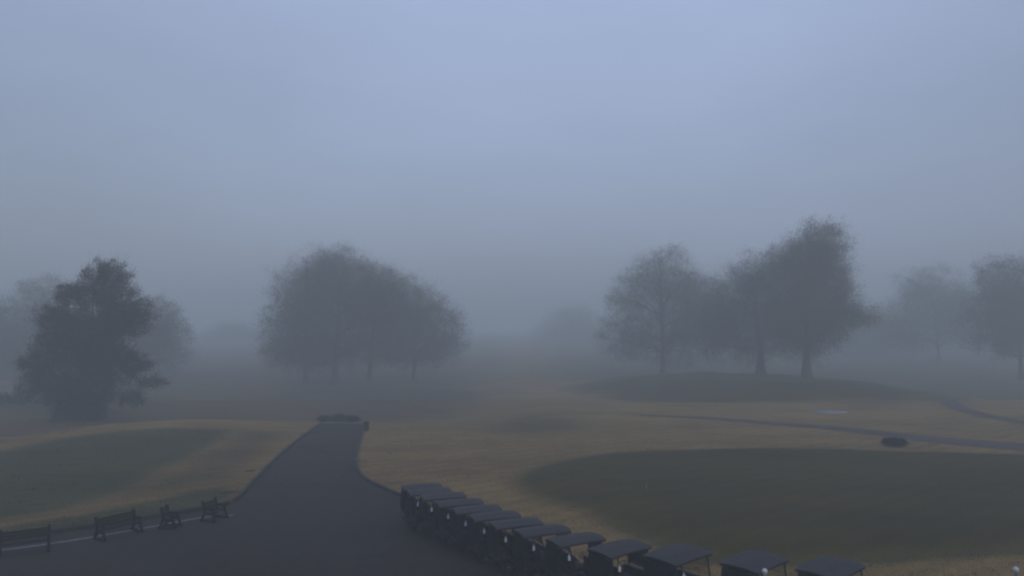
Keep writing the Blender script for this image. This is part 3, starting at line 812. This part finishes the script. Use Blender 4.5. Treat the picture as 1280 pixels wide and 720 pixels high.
tree('pale_tree', 'pale misty tree showing above the pine on its shoulder side', 'tree', base_at(52, 185), [(58, 378, 34, 36), (38, 410, 34, 38), (20, 440, 40, 36)], 0.32, 4, LG, n_clu=1000, per=80, spread=0.75, gap=-0.3, leaf=0.10, seed=8, group='misty background trees')
tree('pale_tree', 'pale round-crowned tree half hidden behind the pine toward the road', 'tree', base_at(200, 178), [(196, 405, 34, 34), (208, 435, 30, 36), (176, 430, 30, 40)], 0.3, 3.5, LG, n_clu=1000, per=80, spread=0.75, gap=-0.3, leaf=0.10, seed=9, group='misty background trees')
tree('pale_tree', 'faint tree at the picture edge left of the dark pine', 'tree', base_at(-14, 172), [(-10, 412, 34, 40), (6, 450, 32, 34)], 0.3, 3, LG, n_clu=800, per=80, spread=0.75, gap=-0.3, leaf=0.10, seed=10, group='misty background trees')
# the grove beyond the end of the road
G2 = 'broad trees beyond the road end'
tree('broad_tree', 'leftmost grove tree beyond the road end with wide low crown', 'tree', base_at(383, 163), [(384, 372, 46, 46), (364, 415, 40, 46), (402, 340, 36, 30), (390, 430, 50, 34), (356, 440, 28, 24), (385, 448, 46, 18)], 0.55, 3.6, LB, n_clu=1744, per=84, spread=0.80, seed=21, group=G2, gap=-0.5)
tree('broad_tree', 'tallest grove tree beyond the road end with domed crown and thick trunk', 'tree', base_at(420, 158), [(426, 342, 48, 38), (408, 385, 50, 50), (448, 385, 52, 50), (430, 438, 60, 30), (470, 360, 34, 32)], 0.85, 4.2, LB, n_clu=1973, per=84, spread=0.80, seed=22, group=G2, gap=-0.5)
tree('broad_tree', 'grove tree with slender trunk between the domed tree and the small end tree', 'tree', base_at(463, 166), [(476, 368, 42, 40), (466, 410, 46, 50), (494, 412, 38, 46), (500, 372, 28, 28)], 0.60, 4.2, LB, n_clu=1606, per=84, spread=0.80, seed=23, group=G2, gap=-0.5)
tree('broad_tree', 'smallest grove tree at the right end, sloping crown on a thin trunk', 'tree', base_at(518, 170), [(520, 386, 36, 36), (540, 408, 40, 38), (562, 422, 24, 28), (508, 420, 40, 38), (540, 440, 40, 22), (512, 446, 40, 16)], 0.45, 4.2, LB, n_clu=1300, per=84, spread=0.78, seed=24, group=G2, gap=-0.5)
# the trees on the mound to the right
G3 = 'tall trees on the green mound'
tree('mound_tree', 'rounded misty tree at the left end of the green mound', 'tree', base_at(828, 172), [(828, 346, 46, 38), (796, 380, 42, 44), (854, 385, 40, 48), (786, 420, 38, 34), (836, 425, 52, 36), (872, 405, 24, 36)], 0.66, 4.6, LB, n_clu=2125, per=84, spread=0.80, seed=31, group=G3, gap=-0.35)
tree('mound_tree', 'middle tree on the mound with thick trunk and shorter crown', 'tree', base_at(950, 153), [(945, 352, 40, 34), (918, 385, 42, 48), (966, 385, 40, 48), (935, 425, 56, 32), (896, 410, 24, 36)], 0.95, 4.6, LB, n_clu=1955, per=84, spread=0.80, seed=32, group=G3, gap=-0.35)
tree('mound_tree', 'tallest tree on the mound with upright top and a long side branch', 'tree', base_at(1007, 138), [(1026, 310, 36, 34), (996, 335, 40, 38), (1034, 350, 32, 42), (1000, 392, 48, 44), (1044, 398, 30, 30), (1076, 396, 26, 15), (1008, 425, 44, 26), (1052, 372, 20, 22)], 0.90, 4.6, LB, n_clu=2465, per=84, spread=0.80, seed=33, group=G3, gap=-0.35)
# fainter trees further off in the mist
G4 = 'misty background trees'
tree('faint_tree', 'very faint tree in the mist past the side branch of the tallest mound tree', 'tree', base_at(1172, 235), [(1165, 370, 44, 38), (1130, 400, 40, 32), (1185, 402, 38, 34), (1150, 422, 48, 20)], 0.5, 5, LB, n_clu=1200, per=100, leaf=0.12, spread=0.7, gap=-0.2, seed=41, group=G4)
tree('faint_tree', 'large dim tree cut by the right picture edge', 'tree', base_at(1274, 168), [(1265, 355, 40, 38), (1240, 392, 42, 36), (1285, 395, 50, 44), (1262, 425, 54, 22)], 0.55, 4.6, LB, n_clu=1300, per=110, leaf=0.11, spread=0.7, gap=-0.2, seed=42, group=G4)
far_specs = [(292, 480, 430, 34, 22, 'faint low tree in the mist between pine and grove'), (715, 430, 412, 42, 30, 'faint tree in the mist just left of the rounded mound tree'),
             (884, 250, 385, 30, 40, 'faint tree seen between the rounded and middle mound trees'), (1095, 290, 415, 44, 30, 'faint tree low in the mist behind the long side branch'), (1222, 280, 388, 46, 36, 'faint tree between the two dim trees at the right edge')]
for j, (px, Y, cy_, rx, ry, lab) in enumerate(far_specs):
    tree('faint_tree', lab, 'tree', base_at(px, Y), [(px, cy_, rx, ry), (px - rx * 0.6, cy_ + ry * 0.5, rx * 0.7, ry * 0.7), (px + rx * 0.6, cy_ + ry * 0.45, rx * 0.7, ry * 0.75)], 0.45, 4, LB, n_clu=1054, per=84, leaf=0.16, spread=0.9, seed=60 + j, group=G4, twig=0.6)

# low shrubs
def shrub(px, py, rx, ry, label, seed, group=None, m=None, dens=240, loose=False):
    x, y, z = on_ground(px, py + ry)
    return tree('shrub', label, 'shrub', (x, y, gz(x, y)), [(px, py, rx, ry), (px - rx * .4, py + ry * .25, rx * .55, ry * .7), (px + rx * .4, py + ry * .25, rx * .55, ry * .7)], 0.05, 0.15, m or M['shrub'], n_clu=90 if loose else dens, per=60, leaf=0.05 if loose else 0.04, aspect=0.5, spread=0.20 if loose else 0.09, seed=seed, group=group, gap=0.0 if loose else -0.8, twig=0.0)
shrub(1117, 553, 13, 4.0, 'dark rounded low shrub between the putting green and the path', 71, dens=420)
GS = 'low shrubs at the road end'
shrub(407, 524, 8, 2.6, 'low dim shrub at the road end on the lawn side', 72, GS, loose=True)
shrub(424, 523, 9, 4.0, 'tallest of the low dim shrubs across the road end', 73, GS, loose=True)
shrub(441, 524.5, 8, 2.8, 'low dim shrub at the road end nearest the dark bin', 74, GS, loose=True)
shrub(20, 498, 42, 9, 'low dim hedge-like shrub left of the juniper clump', 75, dens=420)

# bin at the end of the road
x, y = at(456, 540); z = gz(x, y)
bn = empty('litter_bin', (x + 0.15, y, z)); tag(bn, 'squat dark litter bin at the end of the road edge', 'bin')
b = MB(); b.lathe([(0.22, 0), (0.24, 0.02), (0.26, 0.72), (0.24, 0.74)], n=18); b.build('barrel', M['bin'], bn)
b = MB(); b.lathe([(0.275, 0.74), (0.28, 0.78), (0.20, 0.86), (0.06, 0.90)], n=18); b.build('lid', M['black'], bn)

# small things in the grass
def stick(px, py, L, rz, label, seed):
    x, y, z = on_ground(px, py); q = random.Random(seed)
    o = MB()
    pts = [(L * (t - 0.5), q.uniform(-0.04, 0.04), 0.05 + 0.05 * math.sin(3 * t)) for t in np.linspace(0, 1, 6)]
    o.tube(pts, [0.045, 0.04, 0.036, 0.03, 0.022, 0.01], 6)
    o.tube([pts[2], (pts[2][0] + 0.18, 0.16, 0.14)], [0.022, 0.008], 5); o.tube([pts[3], (pts[3][0] + 0.14, -0.15, 0.12)], [0.018, 0.007], 5)
    ob = o.build('fallen_branch', M['stick']); ob.location = (x, y, z - 0.01); ob.rotation_euler = (0, 0, rz)
    tag(ob, label, 'branch', 'fallen branches')
stick(314, 590, 0.75, 0.1, 'short fallen branch on tan grass beside the road bend', 1)
stick(289, 617, 1.0, 0.05, 'longer fallen branch on tan grass near the kerb corner', 2)
stick(487, 567, 1.0, 1.9, 'crooked dead branch on tan grass beyond the cart row', 3)
def stake(px, py, h, label, cat, name):
    x, y, z = on_ground(px, py); r = empty(name, (x, y, z))
    o = MB(); o.tube([(0, 0, -0.05), (0, 0, h)], 0.016, 8); o.build('pole', M['pale'], r)
    o = MB(); o.lathe([(0.02, 0), (0.030, 0.02), (0.030, 0.05), (0.015, 0.06)], (0, 0, h), n=10); o.build('cap', M['pale'], r)
    tag(r, label, cat)
stake(511, 560, 0.62, 'thin pale marker stake in the tan grass beyond the carts', 'stake', 'marker_stake')
stake(808, 611, 0.22, 'tiny pale marker on the dark putting green', 'marker', 'green_marker')

# ------------------------------------------------------------------ mist
hm = bpy.data.materials.new('mist'); hm.use_nodes = True
N = hm.node_tree.nodes; L = hm.node_tree.links
N.remove(N['Principled BSDF'])
pv = N.new('ShaderNodeVolumePrincipled')
pv.inputs['Color'].default_value = (0.90, 0.96, 0.955, 1)
pv.inputs['Density'].default_value = 0.0040
pv.inputs['Anisotropy'].default_value = 0.0
L.new(pv.outputs[0], N['Material Output'].inputs['Volume'])
bpy.context.view_layer.update()
TOP = max((o.matrix_world @ Vector(c)).z for o in sc.objects if o.type == 'MESH' for c in o.bound_box)
hz = MB(); z0, z1 = float(ZZ.min()) - 1.0, TOP + 0.6
hz.box((0, 455, (z0 + z1) / 2), (1140, 1030, z1 - z0))
ho = hz.build('haze', hm, smooth=False); tag(ho, kind='stuff'); ho.display_type = 'WIRE'

# ------------------------------------------------------------------ sky, sun, view
W = bpy.data.worlds.new('World'); sc.world = W; W.use_nodes = True
N = W.node_tree.nodes; L = W.node_tree.links
OVERCAST = (7.85, 9.65, 14.4)
SUN_EL, SUN_AZ = R(14), R(150)
sky = N.new('ShaderNodeTexSky'); sky.sky_type = 'NISHITA'; sky.sun_disc = False
sky.sun_elevation = SUN_EL; sky.sun_rotation = SUN_AZ; sky.air_density = 1.6; sky.dust_density = 3.0; sky.ozone_density = 2.0
# an overcast sky, three times as bright overhead as at the horizon (CIE overcast), over a little of the clear-sky model
tc = N.new('ShaderNodeTexCoord'); sp = N.new('ShaderNodeSeparateXYZ'); L.new(tc.outputs['Generated'], sp.inputs[0])
mr = N.new('ShaderNodeMapRange'); mr.inputs['To Min'].default_value = 1 / 3; L.new(sp.outputs['Z'], mr.inputs['Value'])
oc = N.new('ShaderNodeVectorMath'); oc.operation = 'SCALE'; oc.inputs[0].default_value = OVERCAST
# the cloud is thinner (brighter) low in the north-north-east
dt = N.new('ShaderNodeVectorMath'); dt.operation = 'DOT_PRODUCT'; dt.inputs[1].default_value = (0.14, 0.99, 0.0); L.new(tc.outputs['Generated'], dt.inputs[0])
m1 = N.new('ShaderNodeMath'); m1.operation = 'MAXIMUM'; m1.inputs[1].default_value = 0.0; L.new(dt.outputs['Value'], m1.inputs[0])
m2 = N.new('ShaderNodeMath'); m2.operation = 'MULTIPLY'; L.new(m1.outputs[0], m2.inputs[0]); L.new(m1.outputs[0], m2.inputs[1])
m3 = N.new('ShaderNodeMath'); m3.operation = 'MULTIPLY_ADD'; m3.inputs[1].default_value = 0.42; m3.inputs[2].default_value = 0.60; L.new(m2.outputs[0], m3.inputs[0])
m4 = N.new('ShaderNodeMath'); m4.operation = 'MULTIPLY'; L.new(m3.outputs[0], m4.inputs[0]); L.new(mr.outputs['Result'], m4.inputs[1])
cn = N.new('ShaderNodeTexNoise'); cn.inputs['Scale'].default_value = 2.2; cn.inputs['Detail'].default_value = 4; cn.inputs['Roughness'].default_value = 0.5
cmp_ = N.new('ShaderNodeMapping'); cmp_.inputs['Scale'].default_value = (1, 1, 2.6); L.new(tc.outputs['Generated'], cmp_.inputs['Vector']); L.new(cmp_.outputs['Vector'], cn.inputs['Vector'])
cr_ = N.new('ShaderNodeMapRange'); cr_.inputs['From Min'].default_value = 0.3; cr_.inputs['From Max'].default_value = 0.7; cr_.inputs['To Min'].default_value = 0.93; cr_.inputs['To Max'].default_value = 1.07; L.new(cn.outputs['Fac'], cr_.inputs['Value'])
m5 = N.new('ShaderNodeMath'); m5.operation = 'MULTIPLY'; L.new(m4.outputs[0], m5.inputs[0]); L.new(cr_.outputs['Result'], m5.inputs[1])
L.new(m5.outputs[0], oc.inputs['Scale'])
mx = N.new('ShaderNodeMix'); mx.data_type = 'RGBA'; mx.inputs[0].default_value = 0.8
L.new(sky.outputs[0], mx.inputs[6]); L.new(oc.outputs[0], mx.inputs[7]); L.new(mx.outputs[2], N['Background'].inputs['Color'])
N['Background'].inputs['Strength'].default_value = 0.10
sl = bpy.data.lights.new('sun', 'SUN'); sl.energy = 0.5; sl.angle = R(60); sl.color = (1.0, 0.90, 0.78)
so = bpy.data.objects.new('sun', sl); COL.objects.link(so)
d = Vector((math.sin(SUN_AZ) * math.cos(SUN_EL), math.cos(SUN_AZ) * math.cos(SUN_EL), math.sin(SUN_EL)))
d = Vector((d.x, d.y, max(d.z, 0.24)))
so.rotation_euler = d.to_track_quat('Z', 'Y').to_euler(); so.location = (0, -20, 60)

sc.render.engine = 'CYCLES'
sc.cycles.use_denoising = True
sc.cycles.volume_bounces = 2
sc.cycles.max_bounces = 6
sc.cycles.diffuse_bounces = 2
sc.cycles.glossy_bounces = 2
sc.cycles.transparent_max_bounces = 12
sc.render.filter_size = 2.3
sc.cycles.filter_width = 2.3
vs = sc.view_settings
vs.view_transform = 'Standard'; vs.look = 'None'; vs.gamma = 1; vs.exposure = 0.0; vs.use_curve_mapping = False
